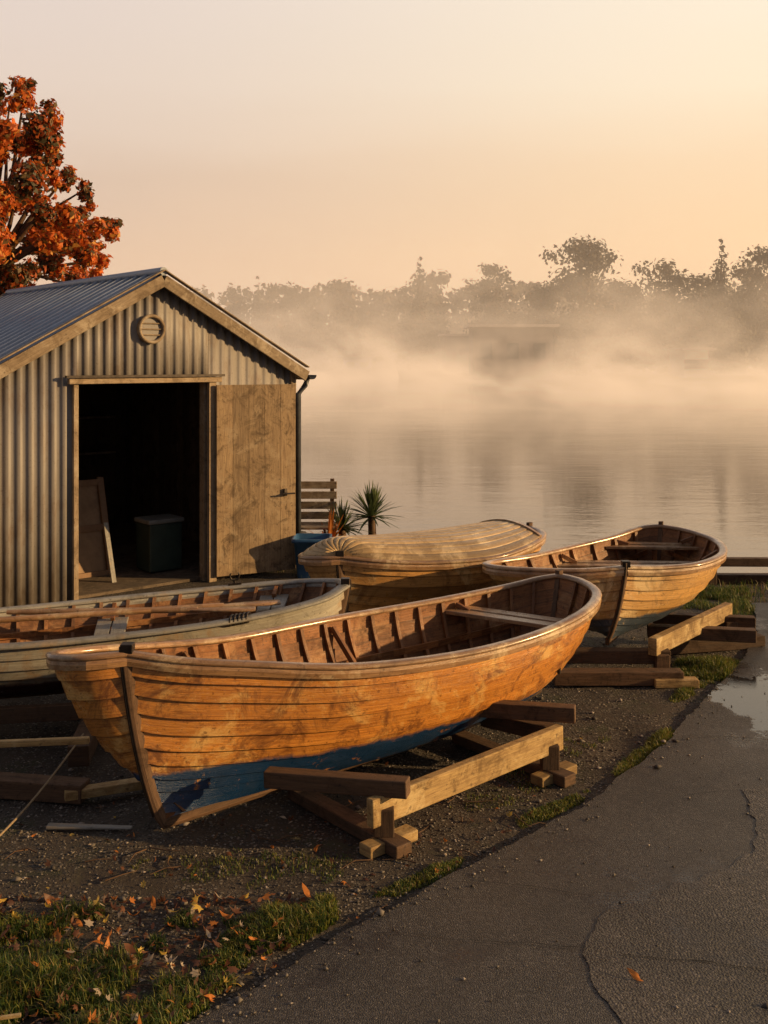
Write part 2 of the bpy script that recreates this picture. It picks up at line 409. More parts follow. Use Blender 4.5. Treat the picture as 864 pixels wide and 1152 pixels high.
def oar(name,a,b,parent):
    m=MB(); a=V(a);b=V(b); d=(b-a).normalized()
    m.tube([a,a+d*.15,b-d*.45,b-d*.4],[.016,.02,.022,.02],8)
    s=d.cross(V((0,0,1))).normalized()
    rows=[]
    for k,w in ((0,.02),(.1,.04),(.25,.06),(.42,.062),(.45,.05)):
        p=b-d*.45+d*k; rows.append([p-s*w-V((0,0,.006)),p-V((0,0,.012)),p+s*w-V((0,0,.006)),p+s*w+V((0,0,.006)),p+V((0,0,.012)),p-s*w+V((0,0,.006))])
    m.grid(rows,[[(i*.1,.1+q*.1) for q in range(6)] for i in range(5)],0,True,True)
    m.poly(rows[-1])
    return m.build(name,M_gun,parent)
oar('oar',(-2.9,6.75,.66),(-.75,7.35,.66),b2)
oar('oar',(-2.6,7.05,.66),(-.9,7.15,.66),b2)
def rowlock(P,i,side,par):
    m=MB(); p=P(i,side,1,.0)+V((0,0,.03))
    t=(P(i+1,side,1,0)-P(i-1,side,1,0)).normalized()
    m.beam(p-t*.05+V((0,0,.006)),p+t*.05+V((0,0,.006)),.045,.014)
    m.tube([p,p+V((0,0,.03))],.009,8)
    m.tube([p+V((0,0,.03))+t*(.035*math.sin(a))+V((0,0,.035*(1-math.cos(a)))) for a in [-2.3+4.6*k/12 for k in range(13)]],.007,6)
    m.build('rowlock',M_iron,par)
rowlock(P2,NS2*.28,-1,b2)
m=MB(); p=P1(NS1*.74,1,.9,-.06); m.tube([p,p+V((-.02,.05,-.14)),p+V((-.02,.07,-.3))],.012,8); m.tube([p+V((-.02,0,.01)),p+V((.02,0,.01))],.016,8); m.build('iron_stay',M_iron,b1)
m=MB()
for k in range(5):
    p=P2(NS2*(.24+.008*k),1,1,0)
    pts=[p+V((.0+.03*math.cos(a)*.3,.045*math.cos(a),.015+.032*math.sin(a))) for a in [q*math.pi/6 for q in range(13)]]
    m.tube(pts,.008,6)
m.build('rope_lashing',M_iron,b2)

# ------------------------------------------------------------ trestles
def cradle(name,mb,mat=M_timber,mat2=M_timberd):
    return mb.build(name,[mat,mat2],None,bevel=.006)
m=MB()
ax=V((.757,.653,0)); la=V((.653,-.757,0))
p0=V((-.07,4.98,.19)); p1=V((1.02,5.92,.22))
m.beam(p0,p1,.05,.14,0)
for c,k in ((V((.0,5.04,0)),1),(V((.95,5.86,0)),1)):
    m.beam(c+V((0,0,.062)),c+V((0,0,.20)),.10,.09,1)
    m.beam(c-la*.02-ax*.0+la*.17+V((0,0,.035)),c-la*.75+V((0,0,.035)),.10,.062,1)
    m.beam(c+ax*.17+la*.02+V((0,0,.03)),c-ax*.14+la*.02+V((0,0,.03)),.09,.055,0)
m.beam(V((.12,5.02,.30)),V((-.60,5.22,.27)),.085,.085,1)
m.beam(V((1.12,5.98,.33)),V((.55,6.12,.32)),.085,.09,1)
m.beam(V((1.0,6.02,.2)),V((.62,6.3,.2)),.10,.09,1)
q0=p0-la*1.15; q1=p1-la*1.15
m.beam(V((q0.x,q0.y,.17)),V((q1.x,q1.y,.18)),.055,.15,0)
cradle('boat_trestle',m)
m=MB()
def simp(m,a,b,z,w=.09,h=.1,mi=1): m.beam(V((a[0],a[1],z)),V((b[0],b[1],z)),w,h,mi)
simp(m,(1.25,7.55),(2.2,7.55),.06,.12,.1,1)
simp(m,(2.0,7.62),(2.95,8.75),.26,.07,.13,0)
simp(m,(1.35,7.72),(2.15,7.70),.17,.10,.1,1)
simp(m,(2.15,8.35),(2.98,8.2),.19,.10,.1,1); simp(m,(2.3,8.75),(3.12,8.6),.19,.10,.1,1)
simp(m,(2.3,8.35),(3.15,8.55),.06,.14,.1,1); simp(m,(1.3,7.7),(1.9,8.9),.26,.07,.13,0)
m.beam((2.08,7.66,.0),(2.08,7.66,.2),.1,.1,1); m.beam((2.92,8.62,.0),(2.92,8.62,.2),.1,.1,1)
simp(m,(1.98,7.5),(2.3,7.5),.035,.1,.06,0)
cradle('boat_trestle',m)
m=MB()
simp(m,(-2.9,6.25),(-1.3,6.5),.2,.05,.10,1)
simp(m,(-1.75,5.85),(-1.95,7.5),.13,.12,.12,1); simp(m,(-.95,6.5),(-.95,7.6),.13,.12,.12,1)
simp(m,(-2.9,5.75),(-1.62,5.55),.06,.12,.10,1)
simp(m,(-1.72,5.5),(-1.32,5.66),.06,.07,.05,0)
simp(m,(-3.0,6.5),(-2.6,7.5),.13,.12,.12,1)
cradle('boat_trestle',m)
m=MB()
simp(m,(-.1,8.25),(-.1,9.2),.12,.12,.22,1); simp(m,(1.0,8.7),(.7,9.6),.12,.12,.22,1)
simp(m,(-.4,8.4),(1.2,9.0),.05,.12,.1,1)
cradle('boat_trestle',m)
m=MB(); m.beam((-2.5,5.55,.30),(-1.62,5.62,.31),.035,.035,0); m.build('wooden_pole',M_timber,None,bevel=.005)
m=MB(); pa=V((-1.72,5.85,.26)); pb=V((-1.98,4.75,.01))
m.tube([pa.lerp(pb,k/12)-V((0,0,.05*math.sin(math.pi*k/12))) for k in range(13)],.006,6); m.build('mooring_rope',M_rope)
m=MB(); m.beam((-1.72,5.22,.02),(-1.28,5.2,.022),.05,.018,0,taper=.6); m.build('wood_offcut',M_whitegun,None,bevel=.006)

# ------------------------------------------------------------ shed
A40=math.radians(40)
shed=empty('corrugated_metal_shed',(-3.57,9.68,0),A40,True)
X0,X1=-.12,3.27; EZ=2.33; AP=3.27; XM=(X0+X1)/2; DP=4.2
OX0,OX1,OZ=.68,2.18,2.16
def topz(x): return EZ+(AP-EZ)*(1-abs(x-XM)/((X1-X0)/2))-.02
per=.112
def prof(s):
    c=math.cos(2*math.pi*s/per); return .010*max(-1,min(1,c*1.7))
def corr(mb,x0,x1,z0,z1,conv,step=per/10):
    n=int((x1-x0)/step)+1; a=[];b=[]
    for i in range(n+1):
        x=min(x1,x0+i*step); o=prof(x)
        a.append(conv(x,o,z0(x))); b.append(conv(x,o,z1(x)))
    mb.grid([a,b],[[(q,0) for q in range(n+1)],[(q,1) for q in range(n+1)]],0,True)
m=MB()
fr=lambda x,o,z:V((x,-o,z))
corr(m,X0,OX0,lambda x:.0,topz,fr); corr(m,OX1,X1,lambda x:.0,topz,fr); corr(m,OX0,OX1,lambda x:OZ,topz,fr)
corr(m,X0,X1,lambda x:0,topz,lambda x,o,z:V((x,DP+o,z)))
for xx,s in ((X0,-1),(X1,1)):
    corr(m,0,DP,lambda x:0,lambda x:EZ-.02,lambda x,o,z,xx=xx,s=s:V((xx+s*o,x,z)))
m.build('corrugated_walls',M_corr,shed,solid=.003)
m=MB(); OV=.13
for s in (-1,1):
    half=(X1-X0)/2+OV; sl=(AP-EZ)/((X1-X0)/2)
    n=int((DP+2*OV)/(per/8)); a=[];b=[]
    for i in range(n+1):
        y=-OV+i*(DP+2*OV)/n; o=prof(y*.55)*1.9+.035
        a.append(V((XM,y,AP+o))); b.append(V((XM+s*half,y,AP-sl*half+o)))
    m.grid([a,b],[[(q,0) for q in range(n+1)],[(q,1) for q in range(n+1)]],0,True)
m.build('roof_sheets',M_roof,shed,solid=.004)
m=MB(); half=(X1-X0)/2+OV; sl=(AP-EZ)/((X1-X0)/2)
for s in (-1,1):
    for yy in (-OV+.005,DP+OV-.005):
        m.beam((XM+s*.001,yy,AP-.045),(XM+s*half,yy,AP-sl*half-.045),.03,.12,0)
        m.beam((XM+s*.001,yy,AP+.062),(XM+s*(half+.01),yy,AP-sl*half+.06),.075,.014,0)
    m.beam((XM+s*(half-.015),-OV+.03,AP-sl*half-.04),(XM+s*(half-.015),DP+OV-.03,AP-sl*half-.04),.025,.09,0)
m.build('barge_boards',M_trim,shed,bevel=.004)
m=MB(); m.tube([(XM,-OV,AP+.05),(XM,DP+OV,AP+.05)],.045,10); m.build('ridge_cap',M_roof,shed)
m=MB()
m.beam((OX0-.1,-.055,OZ+.03),(OX1+.12,-.055,OZ+.03),.05,.055,0)
m.beam((OX0-.02,-.03,.0),(OX0-.02,-.03,OZ),.05,.05,0)
m.beam((OX1+.02,-.03,.0),(OX1+.02,-.03,OZ),.09,.05,0)
m.beam((OX1-.02,.08,.0),(OX1-.02,.08,OZ),.1,.04,0,up=V((1,0,0)))
m.beam((OX0+.02,.08,.0),(OX0+.02,.08,OZ),.1,.04,0,up=V((1,0,0)))
m.beam((X1+.0,-.025,0),(X1+.0,-.025,EZ-.03),.07,.04,0)
m.beam((X0,-.025,0),(X0,-.025,EZ-.03),.07,.04,0)
m.build('door_frame',M_trim,shed,bevel=.004)
m=MB(); m.beam((OX0-.14,-.085,OZ+.075),(OX1+.14,-.085,OZ+.075),.05,.025,0); m.build('door_head_flashing',M_iron,shed)
m=MB(); dA=V((OX1+.04,-.09,0)); dB=V((OX1+.93,-.30,0)); dd=(dB-dA).normalized(); LW=(dB-dA).length; nbd=5
dn=V((dd.y,-dd.x,0))
for k in range(nbd):
    c=dA+dd*(LW*(k+.5)/nbd); m.beam(c+V((0,0,.06)),c+V((0,0,OZ-.03)),LW/nbd-.002,.03,0,up=dn)
m.build('door_leaf',M_door,shed,bevel=.002)
m=MB()
for z in (.35,1.1,1.85):
    m.beam(dA-dn*.03+V((0,0,z)),dB-dn*.03+V((0,0,z)),.03,.12,0)
m.build('door_ledges',M_door,shed)
m=MB(); h=dA+dd*(LW*.86)+dn*.03+V((0,0,.92))
m.beam(h-V((0,0,.03)),h+V((0,0,.05)),.035,.02,0); m.tube([h,h+dn*.05,h+dn*.055+dd*.09],.009,8); m.tube([h+dn*.055-dd*.05,h+dn*.055+dd*.09],.009,8)
m.build('door_handle',M_iron,shed)
m=MB(); c=V((XM-.1,-.03,2.72))
ring=lambda r,y:[c+V((r*math.cos(a),y,r*math.sin(a))) for a in [q*2*math.pi/28 for q in range(28)]]
rows=[ring(.15,.02),ring(.155,-.03),ring(.14,-.045),ring(.122,-.035),ring(.118,0)]
m.grid(rows,[[(q*.1,.1*i) for q in range(28)] for i in range(5)],0,True,True)
m.poly(ring(.118,-.004),1)
for k in (-.06,0,.06):
    w=math.sqrt(.118**2-k*k); m.beam(c+V((-w,-.015,k)),c+V((w,-.015,k)),.012,.012,0)
m.build('round_gable_vent',[M_trim,M_corr],shed)
m=MB(); gx=XM+half+.02; gz_=AP-sl*half-.03
rows=[];ys=[-OV-.02,DP+OV]
for y in ys: rows.append([V((gx+.045+.05*math.cos(a),y,gz_+.05*math.sin(a))) for a in [math.pi+q*math.pi/8 for q in range(9)]])
m.grid(rows,[[(q*.1,0) for q in range(9)]]*2,0,True)
m.tube([(gx+.03,-.06,gz_-.05),(gx-.0,-.06,gz_-.12),(X1+.06,-.05,gz_-.22),(X1+.06,-.05,.05)],.03,10)
m.build('gutter_and_downpipe',simple('painted_gutter',(.07,.075,.085),.4,.3,.3,10),shed,solid=.002)
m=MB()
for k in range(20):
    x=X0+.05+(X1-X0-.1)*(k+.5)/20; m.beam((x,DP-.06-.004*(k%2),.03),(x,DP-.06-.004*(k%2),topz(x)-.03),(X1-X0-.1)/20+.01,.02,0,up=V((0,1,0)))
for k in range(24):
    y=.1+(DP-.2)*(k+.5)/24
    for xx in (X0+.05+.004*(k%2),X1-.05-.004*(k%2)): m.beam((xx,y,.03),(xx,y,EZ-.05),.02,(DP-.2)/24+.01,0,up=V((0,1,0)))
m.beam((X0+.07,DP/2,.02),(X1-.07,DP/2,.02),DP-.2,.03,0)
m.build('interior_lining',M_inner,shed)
m=MB()
m.beam((1.05,.9,.0),(1.12,1.35,1.05),.85,.02,0,up=V((0,1,0)))
for z0 in (.02,.5,.98):
    y0=.9+.45*z0/1.05-.022; m.beam((.62+.07*z0,y0,z0+.03),(1.48+.07*z0,y0,z0+.03),.025,.07,1)
for xx in (.64,1.46): m.beam((xx,.87,.02),(xx+.07,1.32,1.06),.07,.03,1,up=V((0,1,0)))
m.build('leaning_board',[simple('old_ply',(.34,.22,.13),.7),simple('ply_frame',(.28,.17,.1),.7)],shed)
m=MB()
m.beam((1.98,.75,.05),(1.98,.75,.58),.40,.34,0); m.beam((1.98,.75,.58),(1.98,.75,.63),.44,.38,1)
m.build('storage_box',[simple('green_plastic',(.03,.05,.04),.5),simple('grey_plastic',(.2,.2,.19),.5)],shed,bevel=.015)
m=MB(); m.beam((1.3,.45,.0),(1.36,.8,.62),.05,.02,0,up=V((0,1,0))); m.build('loose_plank',M_whitegun,shed)
m=MB(); m.beam((.2,1.6,.85),(.62,3.6,.85),.45,.05,0)
m.beam((.2,1.7,0),(.2,1.7,.83),.07,.07,0); m.beam((.5,3.4,0),(.5,3.4,.83),.07,.07,0)
for z in (1.1,1.6): m.beam((.5,DP-.25,z),(2.9,DP-.25,z),.3,.03,0)
m.build('workbench',M_trim,shed)

# ------------------------------------------------------------ ground
def shore(x):
    if x<-4: return 17+min(6,(-4-x)*1.5)
    if x>2.6: return 11.0+.15*mn.noise(V((x*.8,0,0)))
    return 11.0+(2.6-x)*.91 + .15*mn.noise(V((x*.8,0,0)))
def gz(x,y):
    s=shore(x)
    if y>150:
        t=min(1,max(0,(y-176)/6)); return -1.5+t*2.2+max(0,y-182)*.02
    d=y-s
    if d<=0: z=0
    else: z=-1.5*min(1,d/1.6)
    return z+ (.014*mn.noise(V((x*1.7,y*1.7,0)))+.008*mn.noise(V((x*6,y*6,3))) if abs(x)<30 and y<40 else 0)
def fr_(a,b,s):
    n=int(round((b-a)/s)); return [a+i*s for i in range(n+1)]
xs=[-900,-400,-200,-100,-50,-25,-16,-12]+fr_(-9,-3.1,.15)+fr_(-3,3.6,.05)+fr_(3.7,9,.15)+[12,16,25,50,100,200,400,900]
ys=[-60,-20,-6,0,1,2]+fr_(3,7,.05)+fr_(7.15,19,.15)+[21,24,28,40,60,100,150,170,176,178,180,182,190,220,300,600,1500]
m=MB()
m.grid([[V((x,y,gz(x,y))) for x in xs] for y in ys],[[(x,y) for x in xs] for y in ys],0,True)
mt,nt,b=new_mat('gravelly_dirt'); p=pos(nt)
v=nvor(nt,p,55); vc=nt.nodes.new('ShaderNodeSeparateColor'); nt.links.new(v.outputs['Color'],vc.inputs[0])
base=nramp(nt,nnoise(nt,p,2.2,7,.7),[(.3,(.028,.020,.014)),(.55,(.062,.046,.034)),(.75,(.11,.085,.064))])
moss=nrange(nt,nnoise(nt,nmap(nt,p,(1,1,1),(3,8,0)),2.4,6,.7),.55,.66,0,.7)
base=nmix(nt,moss,base,(.045,.055,.018))
peb=nramp(nt,vc.outputs[0],[(0,(.04,.034,.03)),(.6,(.11,.095,.08)),(1,(.28,.24,.2))])
f=nrange(nt,v.outputs['Distance'],.35,.5,1,0); sel=nrange(nt,nnoise(nt,p,3.5,5,.6),.38,.52,0,1)
col=nmix(nt,nmath(nt,'MULTIPLY',f,sel),base,peb)
nt.links.new(col,b.inputs['Base Color']); b.inputs['Roughness'].default_value=.85
hh=nmath(nt,'ADD',nmath(nt,'MULTIPLY',nmath(nt,'MULTIPLY',f,sel),.6),nnoise(nt,p,28,6,.75))
nt.links.new(nbump(nt,hh,1.0,.022),b.inputs['Normal'])
m.build('ground',mt)

edge=[(-2.6,1.9),(-.78,3.6),(-.12,4.28),(.42,4.83),(.97,5.36),(1.45,5.95),(1.85,6.52),(2.3,7.25),(2.77,8.0),(3.2,8.8),(3.45,9.5),(3.6,10.0)]
es=spline([V((a,b_,0)) for a,b_ in edge],200)
ep=[]
for p_ in es:
    k=.035*mn.noise(p_*3)+.02*mn.noise(p_*14)+.012*mn.noise(p_*31); ep.append(V((p_.x+k*.7,p_.y-k*.7,.024)))
poly=ep+[V((16,10.1,.024)),V((16,-6,.024)),V((-2.6,-6,.024))]
m=MB(); m.poly(poly[::-1])
for a,b_ in zip(ep,ep[1:]): m.poly([a,b_,V((b_.x-.01,b_.y+.01,-.03)),V((a.x-.01,a.y+.01,-.03))])
def asphalt(name,c0,c1,agg,bumpd):
    mt,nt,b=new_mat(name); p=pos(nt)
    v=nvor(nt,p,150 if agg<.5 else 95); vc=nt.nodes.new('ShaderNodeSeparateColor'); nt.links.new(v.outputs['Color'],vc.inputs[0])
    base=nramp(nt,nnoise(nt,p,1.3,7,.65),[(.3,c0),(.7,c1)])
    st=nramp(nt,vc.outputs[0],[(0,tuple(x*.5 for x in c0)),(.7,c1),(1,tuple(x*2.8 for x in c1))])
    col=nmix(nt,.6,base,st)
    stn=nrange(nt,nnoise(nt,nmap(nt,p,(1,1,1),(9,2,0)),.9,6,.7),.48,.66,0,.65)
    col=nmix(nt,stn,col,tuple(x*.4 for x in c0))
    # a shallow wet hollow near the boats plus general damp sheen
    pc=W(866,792,z=.02)
    dv=nt.nodes.new('ShaderNodeVectorMath'); dv.operation='LENGTH'
    nt.links.new(nmap(nt,p,(1.6,.8,0),(-pc.x*1.6,-pc.y*.8,0)),dv.inputs[0])
    wn_=nnoise(nt,p,4.5,6,.7)
    wet=nrange(nt,nmath(nt,'ADD',dv.outputs['Value'],nmath(nt,'MULTIPLY',nmath(nt,'SUBTRACT',wn_,.5),1.6)),.50,.64,1,0,True)
    w2=nnoise(nt,nmap(nt,p,(1,1,1),(2.3,5.1,0)),1.1,6,.7)
    w2=nmath(nt,'MULTIPLY',nrange(nt,w2,.54,.64,0,.65,True),1.0)
    wet=nmath(nt,'MAXIMUM',wet,w2)
    col=nmix(nt,wet,col,(.02,.017,.015))
    nt.links.new(col,b.inputs['Base Color'])
    damp=nrange(nt,nnoise(nt,p,.8,5,.6),.35,.65,.34,.62)
    nt.links.new(nmath(nt,'ADD',nmath(nt,'MULTIPLY',damp,nmath(nt,'SUBTRACT',1.0,wet)),nmath(nt,'MULTIPLY',wet,.08)),b.inputs['Roughness'])
    h=nmath(nt,'ADD',nmath(nt,'MULTIPLY',v.outputs['Distance'],-.8),nnoise(nt,p,60,5,.7))
    nt.links.new(nbump(nt,h,nrange(nt,wet,0,1,.85,.03),bumpd),b.inputs['Normal'])
    return mt
m.build('asphalt_path',asphalt('asphalt',(.036,.033,.032),(.066,.060,.056),.3,.008))
pe=[W(835,890,z=.02),W(852,945,z=.02),W(800,985,z=.02),W(700,1015,z=.02),W(660,1060,z=.02),W(668,1110,z=.02),W(700,1160,z=.02),W(730,1300,z=.02)]
ps=spline(pe,90); ps=[V((q.x+.03*mn.noise(q*9)+.012*mn.noise(q*30),q.y+.03*mn.noise(q*9+V((5,0,0)))+.012*mn.noise(q*30+V((3,3,0))),.028)) for q in ps]
m=MB(); m.poly((ps+[V((5,2.6,.028)),V((5,6.2,.028))])[::1])
m.build('worn_asphalt_patch',asphalt('worn_asphalt',(.040,.036,.034),(.078,.068,.061),.9,.012))
m=MB()
def crack(pts,w):
    q=spline(pts,60)
    A=[];B=[]
    for i,p_ in enumerate(q):
        t=(q[min(60,i+1)]-q[max(0,i-1)]).normalized(); n_=V((-t.y,t.x,0)); o=n_*(.02*mn.noise(p_*6))
        ww=w*(.5+abs(mn.noise(p_*11))*1.5); A.append(V((p_.x,p_.y,.0325))+o-n_*ww); B.append(V((p_.x,p_.y,.0325))+o+n_*ww)
    m.grid([A,B],[[(0,0)]*61]*2,0,False)
crack([W(420,1048,z=.03),W(560,1060,z=.03),W(665,1068,z=.03)],.002)
crack([W(700,1075,z=.03),W(780,1082,z=.03),W(900,1095,z=.03)],.003)
crack([W(520,990,z=.03),W(640,1004,z=.03),W(700,1010,z=.03)],.002)
crack([W(770,895,z=.03),W(835,890,z=.03),W(930,898,z=.03)],.002)
crack([W(765,828,z=.03),W(830,830,z=.03),W(930,838,z=.03)],.003)
m.build('path_cracks',simple('crack_dirt',(.012,.01,.009),.95))

m=MB(); m.poly([(-500,5,-.32),(500,5,-.32),(500,181,-.32),(-500,181,-.32)])
mt,nt,b=new_mat('lake_water'); p=pos(nt)
b.inputs['Base Color'].default_value=(.07,.055,.045,1); b.inputs['Roughness'].default_value=.05; b.inputs['IOR'].default_value=3.4
n1=nnoise(nt,nmap(nt,p,(.9,2.2,1)),1.6,4,.6,.3); n2=nnoise(nt,nmap(nt,p,(.12,.35,1)),1,3,.5)
nt.links.new(nbump(nt,nmath(nt,'ADD',nmath(nt,'MULTIPLY',n1,.35),n2),.12,.13),b.inputs['Normal'])
m.build('lake',mt)

# ------------------------------------------------------------ gravel
def left_of_path(x,y):
    best=1e9;s=1
    for a,b_ in zip(edge,edge[1:]):
        ax_,ay=a;bx,by=b_; t=((x-ax_)*(bx-ax_)+(y-ay)*(by-ay))/((bx-ax_)**2+(by-ay)**2); t=max(0,min(1,t))
        dx=x-(ax_+(bx-ax_)*t); dy=y-(ay+(by-ay)*t); d=dx*dx+dy*dy
        if d<best: best=d; s=(bx-ax_)*(y-ay)-(by-ay)*(x-ax_)
    return math.sqrt(best)*(1 if s>0 else -1)
m=MB(); octf=[(0,2,4),(2,1,4),(1,3,4),(3,0,4),(2,0,5),(1,2,5),(3,1,5),(0,3,5)]
cnt=0
while cnt<22000:
    y=3.4+5.8*R()**1.4; x=U(-.5,.5)*y*1.05+.1
    d=left_of_path(x,y)
    if d<-.02 and R()>(.25 if d>-.15 else .03): continue
    if mn.noise(V((x*1.8,y*1.8,9)))<-.1 and R()<.65: continue
    s=.003+.008*R()**3
    if R()<.04: s*=2.2
    z=gz(x,y) if d>0 else .026
    b_=len(m.v); rz=U(0,6.28); cs,sn=math.cos(rz),math.sin(rz); sx,sy,sz=s*U(.8,1.5),s*U(.7,1.1),s*U(.4,.8)
    for q in ((sx,0,0),(-sx,0,0),(0,sy,0),(0,-sy,0),(0,0,sz),(0,0,-sz)):
        m.v.append((x+q[0]*cs-q[1]*sn,y+q[0]*sn+q[1]*cs,z+q[2]+sz*.4))
    mi=random.choice((0,0,1,1,2))
    for f_ in octf: m.face([b_+k for k in f_],[(0,0)]*3,mi,True)
    cnt+=1
m.build('gravel',[simple('stone_dark',(.06,.05,.043),.8),simple('stone_mid',(.14,.12,.1),.8),simple('stone_pale',(.27,.23,.2),.75)])

# ------------------------------------------------------------ grass
def leafmat(name,col,rough=.55,trans=.35):
    m,nt,b=new_mat(name); p=pos(nt)
    f=nnoise(nt,p,9,4,.6)
    c=nramp(nt,f,[(.3,tuple(x*.6 for x in col)),(.7,tuple(x*1.35 for x in col))])
    nt.links.new(c,b.inputs['Base Color']); b.inputs['Roughness'].default_value=rough
    if trans:
        tr=nt.nodes.new('ShaderNodeBsdfTranslucent'); nt.links.new(c,tr.inputs[0])
        mx=nt.nodes.new('ShaderNodeMixShader'); mx.inputs[0].default_value=trans
        out=nt.nodes['Material Output']; nt.links.new(b.outputs[0],mx.inputs[1]); nt.links.new(tr.outputs[0],mx.inputs[2]); nt.links.new(mx.outputs[0],out.inputs[0])
    return m
G1=leafmat('grass_green',(.055,.10,.015),.5,.4); G2=leafmat('grass_yellow',(.2,.2,.035),.5,.4); G3=leafmat('grass_dry',(.26,.18,.08),.5,.3)
m=MB()
def blade(x,y,z,h,w,mi):
    a=U(0,6.28); la=V((math.cos(a),math.sin(a),0)); bd=V((math.cos(a+1.57+U(-.6,.6)),math.sin(a+1.57+U(-.6,.6)),0))*h*U(.1,.9)
    p=V((x,y,z)); b_=len(m.v)
    m.v+=[tuple(p-la*w),tuple(p+la*w),tuple(p+la*w*.7+bd*.35+V((0,0,h*.6))),tuple(p-la*w*.7+bd*.35+V((0,0,h*.6))),tuple(p+bd+V((0,0,h*(.95-.3*bd.length/h))))]
    m.face([b_,b_+1,b_+2,b_+3],[(0,0)]*4,mi,True); m.face([b_+3,b_+2,b_+4],[(0,0)]*3,mi,True)
def gpatch(cx,cy,rx,ry,n,hm,thr=-.05,yellow=.25,rot=0):
    k=0;tries=0
    while k<n and tries<n*12:
        tries+=1
        a=U(-1,1);b_=U(-1,1)
        if a*a+b_*b_>1: continue
        x=cx+a*rx*math.cos(rot)-b_*ry*math.sin(rot); y=cy+a*rx*math.sin(rot)+b_*ry*math.cos(rot)
        if left_of_path(x,y)<-.01: continue
        nn=mn.noise(V((x*3.2,y*3.2,1)))+.5*mn.noise(V((x*9,y*9,4)))
        fall=(a*a+b_*b_)
        if nn<thr+fall*.35-.1: continue
        r=R(); mi=1 if r<yellow else (2 if r<yellow+.08 else 0)
        blade(x,y,gz(x,y)-.004,hm*U(.4,1.2)*(1.1-fall*.5)*(1+.9*nn),U(.0015,.0034),mi); k+=1
gpatch(-1.5,3.75,1.05,.75,22000,.07,-.12,.4)
gpatch(-1.9,4.15,.9,.5,6000,.045,0)
gpatch(-.42,4.33,.30,.15,4500,.06,-.4,.5,.7)
gpatch(-.8,4.2,.4,.3,2500,.045,-.1)
gpatch(1.62,6.28,.5,.07,2800,.04,-.2,.65,.95)
gpatch(.85,5.4,.5,.06,1600,.026,-.1,.6,.75)
gpatch(.2,4.75,.6,.06,1800,.026,-.1,.5,.78)
gpatch(.9,6.0,.8,.3,1500,.02,.1,.5,.7)
gpatch(-.6,4.8,.7,.3,1000,.022,.15,.4,.0)
gpatch(2.55,7.9,.36,.3,5000,.07,-.5,.5,.9)
gpatch(2.2,7.4,.3,.08,1400,.035,-.2,.6,.9)
gpatch(3.3,9.9,.5,.5,2500,.08,-.3,.4)
gpatch(4.6,10.45,1.8,.35,5500,.09,-.5,.35)
for _ in range(1800):
    x=U(3.5,8);y=U(10.05,10.9); blade(x,y,0,U(.04,.12),.004,random.choice((0,1,2)))
gpatch(-.4,12.0,1.2,.9,3500,.12,-.4,.3)
m.build('grass',[G1,G2,G3])

m=MB()
out=[(0,-.5),(.18,-.2),(.5,-.25),(.36,.02),(.52,.3),(.22,.26),(0,.62),(-.22,.26),(-.52,.3),(-.36,.02),(-.5,-.25),(-.18,-.2)]
oval=[(0,-.6),(.2,-.3),(.27,0),(.18,.35),(0,.65),(-.18,.35),(-.27,0),(-.2,-.3)]
def leaf(x,y,z,s,mi,ov):
    sh=oval if ov else out
    e=Matrix.Rotation(U(0,6.28),3,'Z')@Matrix.Rotation(U(-.8,.8),3,'X')@Matrix.Rotation(U(-.8,.8),3,'Y')
    b_=len(m.v); cup=U(-.9,1.2); s2=s*U(.55,1)
    m.v.append((x,y,z+.012)); 
    for q in sh:
        v_=e@V((q[0]*s2*U(.8,1.15),q[1]*s*U(.8,1.15),cup*s*(q[0]**2+q[1]**2)*1.3)); m.v.append((x+v_.x,y+v_.y,max(z,z+.012+v_.z)))
    n=len(sh)
    for k in range(n): m.face([b_,b_+1+k,b_+1+(k+1)%n],[(0,0)]*3,mi,True)
k=0
while k<900:
    r=R()
    if r<.72: x=U(-1.9,-.35);y=U(3.3,4.55)
    elif r<.9: x=U(-1.9,1.1);y=U(4.3,5.6)
    else: x=U(-1,3.2);y=U(4,9)
    d=left_of_path(x,y)
    if d<0 and R()<.97: continue
    z=gz(x,y)+(.045*R() if x<-.4 and y<4.5 else 0) if d>0 else .026
    leaf(x,y,z,U(.022,.06) if r<.72 else U(.015,.04),random.choice((0,0,0,1,1,2,3,3,3,4)),R()<.6); k+=1
for uu,vv in ((715,1110),(268,1060),(355,960),(120,1080),(215,905),(345,1012)):
    q=W(uu,vv,z=.0); leaf(q.x,q.y,.02 if left_of_path(q.x,q.y)>0 else .03,.07,1,True)
m.build('fallen_leaves',[leafmat('leaf_brown',(.18,.07,.03)),leafmat('leaf_orange',(.58,.2,.035)),leafmat('leaf_yellow',(.6,.4,.08)),leafmat('leaf_dark',(.09,.035,.02)),leafmat('leaf_pale',(.5,.4,.3))])
m=MB()
for _ in range(90):
    x=U(-1.9,.9);y=U(3.4,5.6)
    if left_of_path(x,y)<0: continue
    a=U(0,6.28);L=U(.04,.18); z=gz(x,y)+.01
    m.tube([(x,y,z),(x+L*.5*math.cos(a),y+L*.5*math.sin(a),z+U(0,.012)),(x+L*math.cos(a+.2),y+L*math.sin(a+.2),z)],[.004,.003,.0015],5,0,False)
m.beam((-1.5,3.62,.05),(-1.3,3.66,.055),.012,.01,1)
m.beam((-1.05,4.12,.03),(-.98,4.02,.03),.02,.02,1)
m.build('twigs',[M_timberd,M_timber])

